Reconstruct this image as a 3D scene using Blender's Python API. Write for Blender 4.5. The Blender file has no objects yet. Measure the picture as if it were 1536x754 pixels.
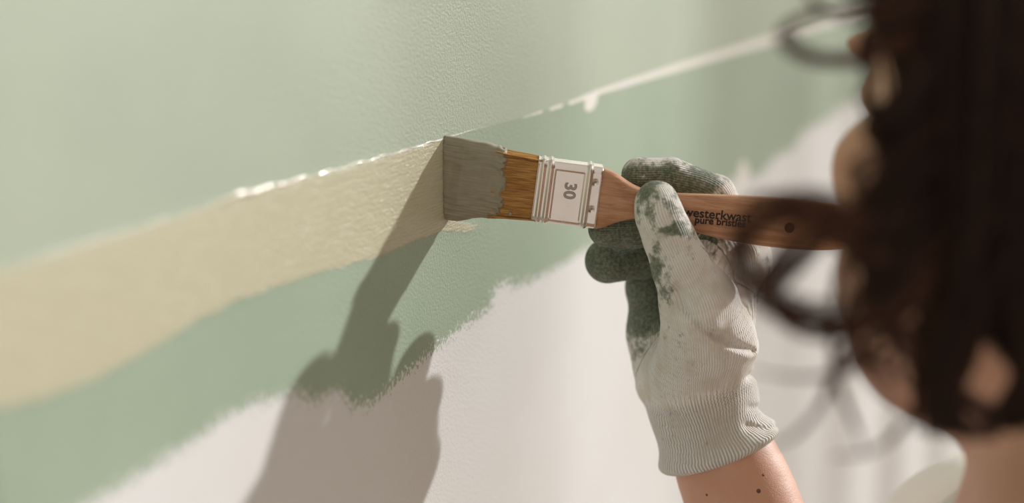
import bpy, math, random
import numpy as np
from mathutils import Matrix, Vector

random.seed(7)
rng = np.random.default_rng(7)
sc = bpy.context.scene
C = sc.collection

# ------------------------------------------------------------------ camera
# World: x runs along the painted wall away from the camera, the wall face is y = 0,
# the room is at y < 0, z is up, the floor is z = 0.
F = 2400.0            # focal length in pixels of the 1536 px wide frame
D = 0.75              # focus distance (m): the brush and the gloved hand
CAM_Z = 1.58
VX, VY = 1980.0, -197.0
_th = math.atan((377 - VY) / F)
_u = np.array([VX - 768, 377 - VY, -F]); _u /= np.linalg.norm(_u)
_up = np.array([0, math.cos(_th), math.sin(_th)])
R = np.stack([_u, np.cross(_up, _u), _up])          # camera axes -> world
def ray(px, py):
    return R @ np.array([(px - 768) / F, (377 - py) / F, -1.0])
CAM = np.array([0.0, -(ray(668, 270) * D)[1], CAM_Z])
def P(px, py, dz=0.0):
    """point at a depth dz mm nearer than the focus distance"""
    return CAM + ray(px, py) * (D - dz / 1000.0)
def proj(p):
    q = R.T @ (np.asarray(p) - CAM); return 768 + F * q[0] / -q[2], 377 - F * q[1] / -q[2]
def W(px, py):
    """point on the painted wall"""
    r = ray(px, py)
    return CAM + r * (-CAM[1] / r[1])

cd = bpy.data.cameras.new('camera'); cam = bpy.data.objects.new('camera', cd); C.objects.link(cam)
M4 = np.eye(4); M4[:3, :3] = R; M4[:3, 3] = CAM
cam.matrix_world = Matrix(M4.tolist())
cd.sensor_width = 36; cd.lens = F / 1536 * 36
cd.clip_start = 0.02; cd.clip_end = 60
cd.dof.use_dof = True; cd.dof.focus_distance = D; cd.dof.aperture_fstop = 2.7
sc.camera = cam

# ------------------------------------------------------------------ light
sc.view_settings.view_transform = 'Standard'; sc.view_settings.look = 'None'
sc.view_settings.gamma = 1; sc.view_settings.use_curve_mapping = False
sc.view_settings.exposure = 0.0
world = bpy.data.worlds.new('world'); sc.world = world; world.use_nodes = True
bg = world.node_tree.nodes['Background']
bg.inputs[0].default_value = (1.0, 0.93, 0.85, 1); bg.inputs[1].default_value = 0.72
SUN_EL, SUN_AZ = 18.4, 32.2
el, az = math.radians(SUN_EL), math.radians(SUN_AZ)
TOSUN = np.array([math.cos(el) * math.cos(az), -math.cos(el) * math.sin(az), math.sin(el)])
sl = bpy.data.lights.new('sun', 'SUN'); sun = bpy.data.objects.new('sun', sl); C.objects.link(sun)
sl.energy = 3.8; sl.angle = math.radians(1.5); sl.color = (1.0, 0.995, 0.985)
sun.rotation_euler = Vector(TOSUN.tolist()).to_track_quat('Z', 'Y').to_euler()
sun.location = (4, -3, 4)

# ------------------------------------------------------------------ helpers
def srgb(r, g, b):
    f = lambda c: ((c / 255 + 0.055) / 1.055) ** 2.4 if c > 10 else c / 255 / 12.92
    return (f(r), f(g), f(b), 1)

class NT:
    """small helper to write node materials"""
    def __init__(s, name, base=(0.8, 0.8, 0.8, 1), rough=0.5, metal=0.0, spec=0.5):
        s.m = bpy.data.materials.new(name); s.m.use_nodes = True
        s.t = s.m.node_tree; s.b = s.t.nodes['Principled BSDF']
        s.b.inputs['Base Color'].default_value = base
        s.b.inputs['Roughness'].default_value = rough
        s.b.inputs['Metallic'].default_value = metal
        s.b.inputs['Specular IOR Level'].default_value = spec
    def n(s, typ, **kw):
        nd = s.t.nodes.new(typ)
        for k, v in kw.items():
            if k.startswith('_'): setattr(nd, k[1:], v)
            else:
                k2 = int(k[1:]) if k[0] == 'i' and k[1:].isdigit() else k
                s.put(nd.inputs[k2], v)
        return nd
    def put(s, sock, v):
        if isinstance(v, bpy.types.NodeSocket): s.t.links.new(v, sock)
        elif isinstance(v, bpy.types.Node): s.t.links.new(v.outputs[0], sock)
        else: sock.default_value = v
    def math(s, op, a, b=0.0, clamp=False):
        nd = s.n('ShaderNodeMath', _operation=op, _use_clamp=clamp); s.put(nd.inputs[0], a); s.put(nd.inputs[1], b)
        return nd.outputs[0]
    def step(s, v, lo, hi):
        nd = s.n('ShaderNodeMapRange', _interpolation_type='SMOOTHSTEP'); s.put(nd.inputs[0], v)
        nd.inputs[1].default_value = lo; nd.inputs[2].default_value = hi
        return nd.outputs[0]
    def mix(s, f, a, b):
        nd = s.n('ShaderNodeMix', _data_type='RGBA'); s.put(nd.inputs[0], f); s.put(nd.inputs[6], a); s.put(nd.inputs[7], b)
        return nd.outputs[2]
    def mixf(s, f, a, b):
        nd = s.n('ShaderNodeMix', _data_type='FLOAT'); s.put(nd.inputs[0], f); s.put(nd.inputs[2], a); s.put(nd.inputs[3], b)
        return nd.outputs[0]
    def attr(s, name):
        return s.n('ShaderNodeAttribute', _attribute_name=name).outputs['Fac']
    def coord(s, scale=(1, 1, 1), rot=(0, 0, 0)):
        c = s.n('ShaderNodeTexCoord'); mp = s.n('ShaderNodeMapping')
        s.put(mp.inputs[0], c.outputs['Object']); mp.inputs[3].default_value = scale; mp.inputs[2].default_value = rot
        return mp.outputs[0]
    def noise(s, vec, scale, detail=2, rough=0.5):
        nd = s.n('ShaderNodeTexNoise'); s.put(nd.inputs['Vector'], vec); nd.inputs['Scale'].default_value = scale
        nd.inputs['Detail'].default_value = detail; nd.inputs['Roughness'].default_value = rough
        return nd.outputs[0]
    def bump(s, h, dist=0.001, strength=1.0, prev=None):
        nd = s.n('ShaderNodeBump'); s.put(nd.inputs['Height'], h); nd.inputs['Distance'].default_value = dist
        nd.inputs['Strength'].default_value = strength
        if prev is not None: s.put(nd.inputs['Normal'], prev)
        return nd.outputs[0]
    def set(s, **kw):
        for k, v in kw.items(): s.put(s.b.inputs[k.replace('_', ' ')], v)
        return s.m

def mesh_obj(name, verts, faces, mat=None, parent=None, smooth=True, attrs=None):
    me = bpy.data.meshes.new(name)
    verts = np.asarray(verts, dtype=np.float32)
    if isinstance(faces, np.ndarray):
        k = faces.shape[1]; nf = len(faces)
        me.vertices.add(len(verts)); me.vertices.foreach_set('co', verts.ravel())
        me.loops.add(nf * k); me.loops.foreach_set('vertex_index', faces.astype(np.int32).ravel())
        me.polygons.add(nf); me.polygons.foreach_set('loop_start', np.arange(0, nf * k, k, dtype=np.int32))
        me.update(calc_edges=True)
    else:
        me.from_pydata(verts.tolist(), [], faces); me.update()
    if smooth and len(me.polygons): me.polygons.foreach_set('use_smooth', np.ones(len(me.polygons), dtype=bool))
    for k, v in (attrs or {}).items():
        a = me.attributes.new(k, 'FLOAT', 'POINT'); a.data.foreach_set('value', np.asarray(v, dtype=np.float32))
    if mat: me.materials.append(mat)
    o = bpy.data.objects.new(name, me); C.objects.link(o)
    if parent is not None: o.parent = parent
    return o

def empty(name, loc, label, cat):
    o = bpy.data.objects.new(name, None); C.objects.link(o); o.location = loc
    o['label'] = label; o['category'] = cat
    bpy.context.view_layer.update()
    return o

def adopt(o, parent):
    """parent a world-space mesh without moving it"""
    o.parent = parent; o.matrix_parent_inverse = parent.matrix_world.inverted()
    return o

def box_mesh(x0, x1, y0, y1, z0, z1):
    v = [(x, y, z) for x in (x0, x1) for y in (y0, y1) for z in (z0, z1)]
    f = [(0, 1, 3, 2), (4, 6, 7, 5), (0, 4, 5, 1), (2, 3, 7, 6), (0, 2, 6, 4), (1, 5, 7, 3)]
    return v, f
def boxes(name, lst, mat, parent=None):
    V, Fc = [], []
    for b in lst:
        v, f = box_mesh(*b); n0 = len(V); V += v; Fc += [tuple(i + n0 for i in q) for q in f]
    return mesh_obj(name, V, Fc, mat, parent, smooth=False)

def smooth_path(pts, n):
    """Catmull-Rom through rows of pts"""
    p = np.asarray(pts, float); p = np.vstack([2 * p[0] - p[1], p, 2 * p[-1] - p[-2]])
    m = len(p) - 3; t = np.linspace(0, m - 1e-6, n); i = t.astype(int); f = (t - i)[:, None]
    a, b, c, d = p[i], p[i + 1], p[i + 2], p[i + 3]
    return 0.5 * ((2 * b) + (c - a) * f + (2 * a - 5 * b + 4 * c - d) * f ** 2 + (3 * b - a - 3 * c + d) * f ** 3)

def surface_nets(f, origin, h):
    """iso-surface f = 0 (negative inside) as quads"""
    s = f < 0
    nx, ny, nz = f.shape
    c = [(i, j, k) for i in (0, 1) for j in (0, 1) for k in (0, 1)]
    cnt = np.zeros((nx - 1, ny - 1, nz - 1), np.int8)
    for i, j, k in c: cnt += s[i:nx - 1 + i, j:ny - 1 + j, k:nz - 1 + k]
    ci = np.argwhere((cnt > 0) & (cnt < 8))
    idx = -np.ones(cnt.shape, np.int32); idx[ci[:, 0], ci[:, 1], ci[:, 2]] = np.arange(len(ci))
    acc = np.zeros((len(ci), 3)); num = np.zeros(len(ci))
    vals = {q: f[ci[:, 0] + q[0], ci[:, 1] + q[1], ci[:, 2] + q[2]] for q in c}
    for a in c:
        for ax in range(3):
            if a[ax] == 0:
                b = list(a); b[ax] = 1; b = tuple(b)
                va, vb = vals[a], vals[b]; m = (va < 0) != (vb < 0)
                t = np.where(m, va / np.where(m, va - vb, 1), 0)
                p = np.tile(np.array(a, float), (len(ci), 1)); p[:, ax] += t
                acc[m] += p[m]; num[m] += 1
    V = (ci + acc / num[:, None]) * h + origin
    Q = []
    for ax in range(3):
        sl0 = [slice(None)] * 3; sl1 = [slice(None)] * 3
        sl0[ax] = slice(0, -1); sl1[ax] = slice(1, None)
        e = np.argwhere(s[tuple(sl0)] != s[tuple(sl1)])
        o1, o2 = [(1, 2), (2, 0), (0, 1)][ax]
        e = e[(e[:, o1] > 0) & (e[:, o2] > 0) & (e[:, o1] < f.shape[o1] - 1) & (e[:, o2] < f.shape[o2] - 1)]
        def g(a, b):
            q = e.copy(); q[:, o1] -= a; q[:, o2] -= b
            return idx[q[:, 0], q[:, 1], q[:, 2]]
        quad = np.stack([g(1, 1), g(0, 1), g(0, 0), g(1, 0)], 1)
        inside = s[e[:, 0], e[:, 1], e[:, 2]]
        quad[~inside] = quad[~inside][:, ::-1]
        Q.append(quad)
    return V, np.vstack(Q)

class Field:
    """signed distance grid, smooth unions of tapered capsules / ellipsoids"""
    def __init__(s, lo, hi, h, far):
        s.h = h; s.lo = np.array(lo, float); s.n = np.ceil((np.array(hi) - s.lo) / h).astype(int) + 1
        s.f = np.full(tuple(s.n), far, np.float32); s.far = far
    def block(s, lo, hi):
        a = np.clip(np.floor((np.array(lo) - s.lo) / s.h).astype(int), 0, s.n)
        b = np.clip(np.ceil((np.array(hi) - s.lo) / s.h).astype(int) + 1, 0, s.n)
        if (b <= a).any(): return None, None
        sl = tuple(slice(x, y) for x, y in zip(a, b))
        g = [((np.arange(x, y)) * s.h + l).astype(np.float32) for x, y, l in zip(a, b, s.lo)]
        return sl, (g[0][:, None, None], g[1][None, :, None], g[2][None, None, :])
    @staticmethod
    def smin(a, b, k):
        if k <= 0: return np.minimum(a, b)
        hh = np.clip(0.5 + 0.5 * (b - a) / k, 0, 1)
        return b + (a - b) * hh - k * hh * (1 - hh)
    def capsule(s, a, b, ra, rb, k=0.0, carve=False, sq=None):
        a = np.array(a, float); b = np.array(b, float)
        m = max(ra, rb) * (1 if sq is None else max(1, max(sq))) + s.far
        sl, g = s.block(np.minimum(a, b) - m, np.maximum(a, b) + m)
        if sl is None: return
        d = b - a; L2 = max(d @ d, 1e-12)
        x, y, z = g[0] - a[0], g[1] - a[1], g[2] - a[2]
        t = np.clip((x * d[0] + y * d[1] + z * d[2]) / L2, 0, 1)
        r = ra + (rb - ra) * t
        dist = np.sqrt((x - t * d[0]) ** 2 + (y - t * d[1]) ** 2 + (z - t * d[2]) ** 2) - r
        s.apply(sl, dist, k, carve)
    def ellipsoid(s, c, r, M=None, k=0.0, carve=False):
        """M rows = local axes"""
        c = np.array(c, float); r = np.array(r, float); m = r.max() + s.far
        sl, g = s.block(c - m, c + m)
        if sl is None: return
        x, y, z = g[0] - c[0], g[1] - c[1], g[2] - c[2]
        M = np.eye(3) if M is None else M
        q = [(M[i, 0] * x + M[i, 1] * y + M[i, 2] * z) for i in range(3)]
        k0 = np.sqrt(sum((q[i] / r[i]) ** 2 for i in range(3))); k1 = np.sqrt(sum((q[i] / r[i] ** 2) ** 2 for i in range(3)))
        s.apply(sl, k0 * (k0 - 1) / np.maximum(k1, 1e-9), k, carve)
    def apply(s, sl, dist, k, carve):
        dist = dist.astype(np.float32)
        if carve: s.f[sl] = -s.smin(-s.f[sl], dist, k)
        else: s.f[sl] = s.smin(s.f[sl], dist, k)
    def grid(s):
        return [(np.arange(n) * s.h + l).astype(np.float32).reshape([-1 if i == j else 1 for j in range(3)])
                for i, (n, l) in enumerate(zip(s.n, s.lo))]
    def mesh(s):
        return surface_nets(s.f, s.lo, s.h)

def seg_dist(px, py, A, B):
    dx, dy = B[0] - A[0], B[1] - A[1]; L = dx * dx + dy * dy + 1e-15
    t = np.clip(((px - A[0]) * dx + (py - A[1]) * dy) / L, 0, 1)
    return np.hypot(px - A[0] - t * dx, py - A[1] - t * dy), t
def poly_dist(px, py, pts):
    d = np.full(np.shape(px), 1e9); u = np.zeros(np.shape(px)); acc = 0
    for A, B in zip(pts[:-1], pts[1:]):
        L = math.hypot(B[0] - A[0], B[1] - A[1]); e, t = seg_dist(px, py, A, B)
        m = e < d; d = np.where(m, e, d); u = np.where(m, acc + t * L, u); acc += L
    return d, u

# ------------------------------------------------------------------ the painted wall
def axis(segs):
    out = [segs[0][0]]
    for a, b, st in segs:
        n = max(1, round((b - a) / st)); out += [a + (b - a) * i / n for i in range(1, n + 1)]
    return np.array(out)
gx = axis([(-2.0, 0.0, 0.5), (0.0, 0.34, 0.02), (0.34, 1.02, 0.002), (1.02, 1.6, 0.006), (1.6, 3.2, 0.02), (3.2, 4.2, 0.25)])
Z0 = CAM_Z
gz = axis([(0.0, Z0 - 1.2, 0.1), (Z0 - 1.2, Z0 - 0.62, 0.02), (Z0 - 0.62, Z0 - 0.36, 0.005), (Z0 - 0.36, Z0 - 0.02, 0.002), (Z0 - 0.02, Z0 + 0.14, 0.01), (Z0 + 0.14, 2.7, 0.2)])
GX, GZ = np.meshgrid(gx, gz, indexing='ij'); wx, wz = GX.ravel(), GZ.ravel()
def Wp(pts): return np.array([[W(*p)[0], W(*p)[2]] for p in pts])
# lower edge of the green coat (white primer below)
low = Wp([(-150, 905), (-60, 850), (60, 792), (130, 754), (200, 715), (250, 682), (300, 651), (335, 625), (370, 606), (410, 596), (445, 585), (470, 600), (490, 588),
          (512, 584), (530, 606), (552, 604), (575, 588), (603, 561), (628, 540), (650, 523), (672, 505), (692, 487), (715, 474), (736, 458), (739, 440), (744, 428),
          (758, 420), (772, 427), (795, 420), (830, 402), (870, 378), (905, 360), (940, 342), (1000, 312), (1060, 286), (1105, 264), (1140, 262), (1165, 232), (1188, 224),
          (1205, 196), (1240, 180), (1262, 158), (1290, 150), (1340, 118), (1400, 92), (1470, 50), (1530, 26)])
top = Wp([(-150, 455), (-60, 425), (0, 405), (100, 372), (200, 343), (320, 303), (400, 281), (500, 255), (600, 227), (672, 206), (730, 190), (780, 176), (850, 156),
          (900, 137), (1000, 106), (1080, 82), (1165, 57), (1250, 30), (1400, -18), (1530, -60)])
band_low = Wp([(-150, 628), (-60, 622), (0, 612), (60, 601), (120, 578), (190, 544), (250, 508), (300, 478), (350, 455), (400, 435), (450, 419), (500, 404), (560, 388),
               (610, 368), (650, 352), (668, 347), (700, 348), (726, 340)])
def above(pts):
    zi = np.interp(wx, pts[:, 0], pts[:, 1])
    sgn = np.where(wz > zi, 1.0, -1.0)
    d, u = poly_dist(wx, wz, pts)
    return sgn * d
sd_low = above(low); sd_top = above(top)
bd, _ = poly_dist(wx, wz, band_low)
band_end = W(668, 300)[0]
zi = np.interp(wx, band_low[:, 0], band_low[:, 1])
sd_bl = np.where(wz > zi, bd, -bd)
end_x = W(722, 340)[0]
ze = np.interp(wx, [band_end, end_x], [0.0, 1.0])
stop = np.interp(wx, [W(660, 300)[0], W(676, 300)[0], end_x], [1, 0, 0])
# band = above its lower edge, below the top line, left of the brush (a small damp patch stays under the brush)
patch_top = np.where(wx < band_end, 1.0, np.interp(wx, [band_end, end_x], [W(680, 322)[2], W(722, 338)[2]]) - wz)
sd_band = np.minimum.reduce([sd_bl, -sd_top, np.where(wx < band_end, 1.0, patch_top), end_x - wx])
# the bare line left between the two coats
ld, lu = poly_dist(wx, wz, top)
lw = np.interp(wx, [W(600, 0)[0], W(670, 0)[0], W(800, 0)[0], W(950, 0)[0], W(1165, 0)[0], 2.6], [0.0005, 0.0007, 0.0010, 0.0020, 0.0036, 0.0045])
x_gaps = [(W(a, 190)[0], W(b, 190)[0]) for a, b in ((731, 738), (768, 778), (817, 821), (846, 850))]
cut = np.zeros_like(wx)
for a, b in x_gaps: cut = np.maximum(cut, np.clip(1 - np.abs(wx - (a + b) / 2) / ((b - a) / 2 + 0.003), 0, 1))
sd_line = lw - ld - cut * 0.003
for (px, py, rx, rz) in ((885, 156, .0085, .0042), (892, 150, .004, .003), (1114, 262, .012, .011)):
    q = W(px, py); sd_line = np.maximum(sd_line, (1 - np.hypot((wx - q[0]) / rx, (wz - q[2]) / rz)) * min(rx, rz))
# real thickness: coats, the wet bead along the top of the fresh band
def sst(v, a, b):
    t = np.clip((v - a) / (b - a), 0, 1); return t * t * (3 - 2 * t)
nse = np.sin(wx * 310 + 2 * np.sin(wx * 97)) * 0.5 + 0.5
bead = np.exp(-((sd_top + 0.0006) / 0.0011) ** 2) * (0.35 + 0.65 * nse) * sst(wx, W(300, 300)[0], W(350, 300)[0]) * (wx < band_end - 0.001)
bead = bead * np.interp(wx, [W(310, 0)[0], W(350, 0)[0], W(400, 0)[0], W(470, 0)[0]], [0.6, 1.7, 1.6, 0.8])
wy = -(0.00012 * sst(sd_low, -0.001, 0.001) + 0.00018 * sst(sd_band, -0.0008, 0.0008) )
ix = np.arange(len(gx) - 1)[:, None] * len(gz); iz = np.arange(len(gz) - 1)[None, :]
a = (ix + iz).ravel(); wf = np.stack([a, a + len(gz), a + len(gz) + 1, a + 1], 1)

m = NT('wall_paint', rough=0.5)
co = m.coord()
fine = m.noise(co, 1300, 3, 0.6); mid = m.noise(co, 700, 2); big = m.noise(co, 9, 3)
speck = m.noise(m.coord((1, 1, 0.55), (0, math.radians(25), 0)), 720, 2, 0.55)
ragged = m.math('MULTIPLY', m.math('SUBTRACT', speck, 0.47), 0.030)
wobble = m.math('MULTIPLY', m.math('SUBTRACT', mid, 0.5), 0.005)
g_mask = m.step(m.math('ADD', m.math('ADD', m.attr('sd_low'), ragged), wobble), 0.0, 0.0006)
band_tex = m.noise(m.coord((0.12, 1, 1.6), (0, math.radians(-25), 0)), 700, 3, 0.6)
b_mask = m.step(m.math('ADD', m.attr('sd_band'), m.math('ADD', m.math('MULTIPLY', m.math('SUBTRACT', band_tex, 0.5), 0.006), m.math('MULTIPLY', wobble, 0.2))), 0.0, 0.0008)
l_mask = m.step(m.math('ADD', m.attr('sd_line'), m.math('MULTIPLY', m.math('SUBTRACT', fine, 0.5), 0.0010)), 0.0, 0.0004)
u_mask = m.step(m.attr('sd_top'), -0.0004, 0.0004)
primer = m.mix(m.step(big, 0.3, 0.75), srgb(222, 222, 220), srgb(217, 215, 212))
g_low = m.mix(m.step(big, 0.3, 0.7), srgb(160, 176, 154), srgb(151, 168, 147))
g_up = m.mix(m.step(big, 0.3, 0.7), srgb(176, 187, 166), srgb(168, 180, 160))
tan = m.mix(m.step(band_tex, 0.35, 0.7), srgb(196, 192, 164), srgb(190, 185, 159))
c1 = m.mix(u_mask, g_low, g_up); c1 = m.mix(g_mask, primer, c1); c1 = m.mix(b_mask, c1, tan); c1 = m.mix(l_mask, c1, srgb(232, 229, 222))
h = m.math('ADD', m.math('MULTIPLY', fine, 0.45), mid)
nb = m.bump(h, 0.0007, 0.5)
nb = m.bump(m.math('MULTIPLY', band_tex, b_mask), 0.0006, 0.5, nb)
rg = m.mixf(b_mask, m.mixf(g_mask, 0.62, 0.46), 0.27)
WALL = m.set(Base_Color=c1, Roughness=rg, Normal=nb)
wall = mesh_obj('wall_front', np.stack([wx, wy, wz], 1), wf, WALL, attrs=dict(sd_low=sd_low, sd_top=sd_top, sd_band=sd_band, sd_line=sd_line))
wall['kind'] = 'structure'; wall['label'] = 'white primed wall painted in green with a fresh wet beige band'

# ------------------------------------------------------------------ rest of the room
# the wet ridge of paint the brush pushed up along the line
GLOSS = NT('wet_ridge_paint', srgb(214, 210, 190), 0.09); GLOSS = GLOSS.m
def ridge(pxs, rad, seed, dzv=0.0, tab=None):
    rg_ = np.random.default_rng(seed); n = len(pxs); V = []; k = 8
    tp_ = tab if tab is not None else top
    ph = rg_.uniform(0, 6, 6)
    for i, (px, r) in enumerate(zip(pxs, rad)):
        x = W(px, 250)[0]; z = np.interp(x, tp_[:, 0], tp_[:, 1]) + dzv
        w_ = sum(math.sin(x * f + p) for f, p in zip((110, 230, 410, 730), ph)) / 4
        r = r * (1 + (0.25 if px < 410 else 0.8) * w_); z += 0.0004 * math.sin(x * 300 + ph[0])
        for j in range(k):
            a_ = math.pi * 2 * j / k; V.append((x, -0.00025 - 0.75 * r * math.sin(a_), z + r * math.cos(a_)))
    f = [(i * k + j, i * k + (j + 1) % k, (i + 1) * k + (j + 1) % k, (i + 1) * k + j) for i in range(n - 1) for j in range(k)]
    return V, f
px_ = np.linspace(318, 668, 900)
V, f = ridge(px_, np.interp(px_, [318, 335, 352, 385, 420, 520, 600, 668], [.0001, .0011, .0015, .0013, .0006, .00040, .00032, .00028]), 3)
mesh_obj('paint_ridge', V, f, GLOSS, wall)
dr_ = np.random.default_rng(5); V, f = [], []
for i in range(46):
    px = dr_.uniform(610, 668) if i < 20 else dr_.uniform(676, 722)
    p = W(px, np.interp(px, [600, 668], [228, 209]) + dr_.normal(5, 4)) if i < 20 else W(px, dr_.uniform(333, 348))
    r = dr_.uniform(.00012, .00032); n0 = len(V)
    for q, hh in ((1, 0), (.7, .6), (0.05, .85)):
        for j in range(7): V.append((p[0] + r * q * math.cos(j * .8976), -.0002 - r * hh, p[2] + r * q * math.sin(j * .8976)))
    f += [(n0 + a * 7 + j, n0 + a * 7 + (j + 1) % 7, n0 + a * 7 + 7 + (j + 1) % 7, n0 + a * 7 + 7 + j) for a in range(2) for j in range(7)]
o = mesh_obj('paint_beads', V, f, GLOSS, wall); o['kind'] = 'stuff'
pl = NT('plaster', srgb(222, 214, 205), 0.7); pl.set(Normal=pl.bump(pl.noise(pl.coord(), 400, 3), 0.001, 0.3))
fl = NT('floor_boards', rough=0.45)
br = fl.n('ShaderNodeTexBrick'); fl.put(br.inputs['Vector'], fl.coord((1, 1, 1)))
br.inputs['Color1'].default_value = srgb(176, 142, 108); br.inputs['Color2'].default_value = srgb(160, 126, 94); br.inputs['Mortar'].default_value = srgb(90, 66, 46)
br.inputs['Scale'].default_value = 1; br.inputs['Mortar Size'].default_value = 0.003; br.inputs['Brick Width'].default_value = 1.6; br.inputs['Row Height'].default_value = 0.14
FLOOR = fl.set(Base_Color=br.outputs[0])
o = boxes('floor', [(-2.0, 4.3, -3.6, 0.1, -0.08, 0.0)], FLOOR); o['kind'] = 'structure'
WY0, WY1, WZ0, WZ1 = -3.4, -0.30, 0.55, 3.9
o = boxes('wall_right', [(4.2, 4.35, -3.6, WY0, 0, 4.1), (4.2, 4.35, WY1, 0.0, 0, 4.1), (4.2, 4.35, WY0, WY1, 0, WZ0), (4.2, 4.35, WY0, WY1, WZ1, 4.1)], pl.m); o['kind'] = 'structure'
o = boxes('wall_back', [(0.6, 4.2, -3.6, -3.5, 0, 2.7)], pl.m); o['kind'] = 'structure'
wm = NT('window_paint', srgb(235, 232, 226), 0.35)
def bary(wall_x):      # where a vertical bar must stand so that its shade falls round wall_x
    return -TOSUN[1] / TOSUN[0] * -(4.25 - wall_x)
bars = [(4.23, 4.26, bary(0.70) - 0.006, bary(0.70) + 0.006, WZ0, WZ1), *[(4.23, 4.26, bary(q) - 0.015, bary(q) + 0.015, WZ0, WZ1) for q in (1.08, 1.24, 1.42, 1.66, 1.92, 2.2)],  # beyond the first mullion, unseen bars added to dim the wall
        (4.22, 4.30, WY0, WY0 + 0.06, WZ0, WZ1), (4.22, 4.30, WY1 - 0.06, WY1, WZ0, WZ1), (4.22, 4.30, WY0, WY1, WZ0, WZ0 + 0.06), (4.22, 4.30, WY0, WY1, WZ1 - 0.06, WZ1)]
o = boxes('window_with_shade_bars', bars, wm.m); o['kind'] = 'structure'

# ------------------------------------------------------------------ the paintbrush
SL = 0.13
Aax = R @ np.array([1, -SL, 0.0]); Aax /= np.linalg.norm(Aax)
UPW = np.array([0, 0, 1.0])
Tax = np.cross(Aax, UPW); Tax /= np.linalg.norm(Tax)
if (R.T @ Tax)[2] < 0: Tax = -Tax                 # towards the camera
Wax = np.cross(Aax, Tax); Wax = Wax if Wax[2] > 0 else -Wax
O = P(668, 264.6)
MM = 0.0003125
KS = math.sqrt(1 + SL * SL) * MM
def S(px): return (px - 668) * KS
def yc(px): return 264.6 + SL * (px - 668)
def B(s, w, t):
    """s along the handle, w up across its width, t towards the camera"""
    s, w, t = np.broadcast_arrays(s, w, t)
    return O + s[..., None] * Aax + w[..., None] * Wax + t[..., None] * Tax
def super_ring(n, e):
    a = np.linspace(0, 2 * math.pi, n, endpoint=False)
    c, s_ = np.cos(a), np.sin(a)
    return np.sign(c) * np.abs(c) ** (2 / e), np.sign(s_) * np.abs(s_) ** (2 / e)
def loft(name, st, n, e, mat, parent, disp=None, caps=True, to_wall=0):
    """st rows: s, centre w, half width, half thickness"""
    st = np.asarray(st); cw, ct = super_ring(n, e)
    s = np.repeat(st[:, :1], n, 1); w = st[:, 1:2] + st[:, 2:3] * cw; t = st[:, 3:4] * ct
    if disp is not None:
        dn = disp(s, w, t, np.tile(cw, (len(st), 1)), np.tile(ct, (len(st), 1)))
        nw = cw * np.abs(cw) ** (e - 2 if e > 2 else 0); nt = ct * np.abs(ct) ** (e - 2 if e > 2 else 0)
        L = np.hypot(nw, nt) + 1e-9
        w = w + dn * nw / L; t = t + dn * nt / L
    V = B(s, w, t)
    if to_wall:
        for i in range(to_wall):
            k = (-0.0004 - V[i, :, 1]) / Aax[1]
            V[i] += (k * (1 - i / to_wall))[:, None] * Aax
    V[..., 1] = np.minimum(V[..., 1], -0.0003)
    V = V.reshape(-1, 3); m_ = len(st)
    i = np.arange(m_ - 1)[:, None] * n; j = np.arange(n)[None, :]; j2 = (j + 1) % n
    f = np.stack([(i + j).ravel(), (i + j2).ravel(), (i + n + j2).ravel(), (i + n + j).ravel()], 1)
    fs = f.tolist()
    if caps: fs += [list(range(n))[::-1], [(m_ - 1) * n + q for q in range(n)]]
    ob = mesh_obj(name, V, fs, mat)
    return adopt(ob, parent)

brush = empty('paintbrush', B(np.array(S(1050)), np.array(0.0), np.array(0.0)), 'flat paintbrush with beech wood handle, steel ferrule and wet greyish paint on its bristles', 'paintbrush')

# materials
w_ = NT('beech_wood', rough=0.42)
wc = w_.n('ShaderNodeTexCoord').outputs['Object']
def brush_space(nt, scale):
    """texture space along the handle"""
    mp = nt.n('ShaderNodeMapping'); nt.put(mp.inputs[0], nt.n('ShaderNodeTexCoord').outputs['Object'])
    E3 = Matrix(np.stack([Aax, Wax, Tax]).tolist()).to_euler()
    mp.inputs[2].default_value = E3
    m2 = nt.n('ShaderNodeMapping'); nt.put(m2.inputs[0], mp.outputs[0]); m2.inputs[3].default_value = scale
    return m2.outputs[0]
g1 = w_.noise(brush_space(w_, (9, 160, 160)), 3.0, 4, 0.6); g2 = w_.noise(brush_space(w_, (120, 1800, 1800)), 1.0, 2, 0.6)
wcx = w_.mix(w_.step(g1, 0.3, 0.7), srgb(196, 148, 112), srgb(168, 116, 82))
wcx = w_.mix(w_.math('MULTIPLY', w_.step(g2, 0.52, 0.75), 0.45), wcx, srgb(122, 78, 54))
WOOD = w_.set(Base_Color=wcx, Normal=w_.bump(g2, 0.0002, 0.3))
mt = NT('tinned_steel', srgb(218, 208, 200), 0.24, 1.0)
mt.set(Normal=mt.bump(mt.noise(mt.coord(), 1500, 2), 0.00008, 0.35), Roughness=mt.mixf(mt.noise(mt.coord(), 160, 2), 0.14, 0.34))
METAL = mt.m
NUM = NT('stamped_steel', srgb(150, 140, 130), 0.35, 1.0).m
bs = NT('hog_bristle', rough=0.45)
bn = bs.noise(brush_space(bs, (30, 2600, 2600)), 1.0, 2)
BRIST = bs.set(Base_Color=bs.mix(bs.step(bn, 0.35, 0.65), srgb(206, 158, 88), srgb(160, 108, 50)))
wp = NT('wet_paint', rough=0.2)
pn = wp.noise(brush_space(wp, (26, 1500, 600)), 1.0, 3); pn2 = wp.noise(brush_space(wp, (200, 260, 260)), 1.0, 3)
WET = wp.set(Base_Color=wp.mix(wp.step(pn2, 0.3, 0.8), srgb(140, 132, 108), srgb(130, 123, 100)), Roughness=wp.mixf(pn2, 0.22, 0.42),
             Normal=wp.bump(pn2, 0.0003, 0.25, wp.bump(pn, 0.0005, 0.5)))
INK = NT('black_print', srgb(30, 24, 22), 0.6).m
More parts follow.
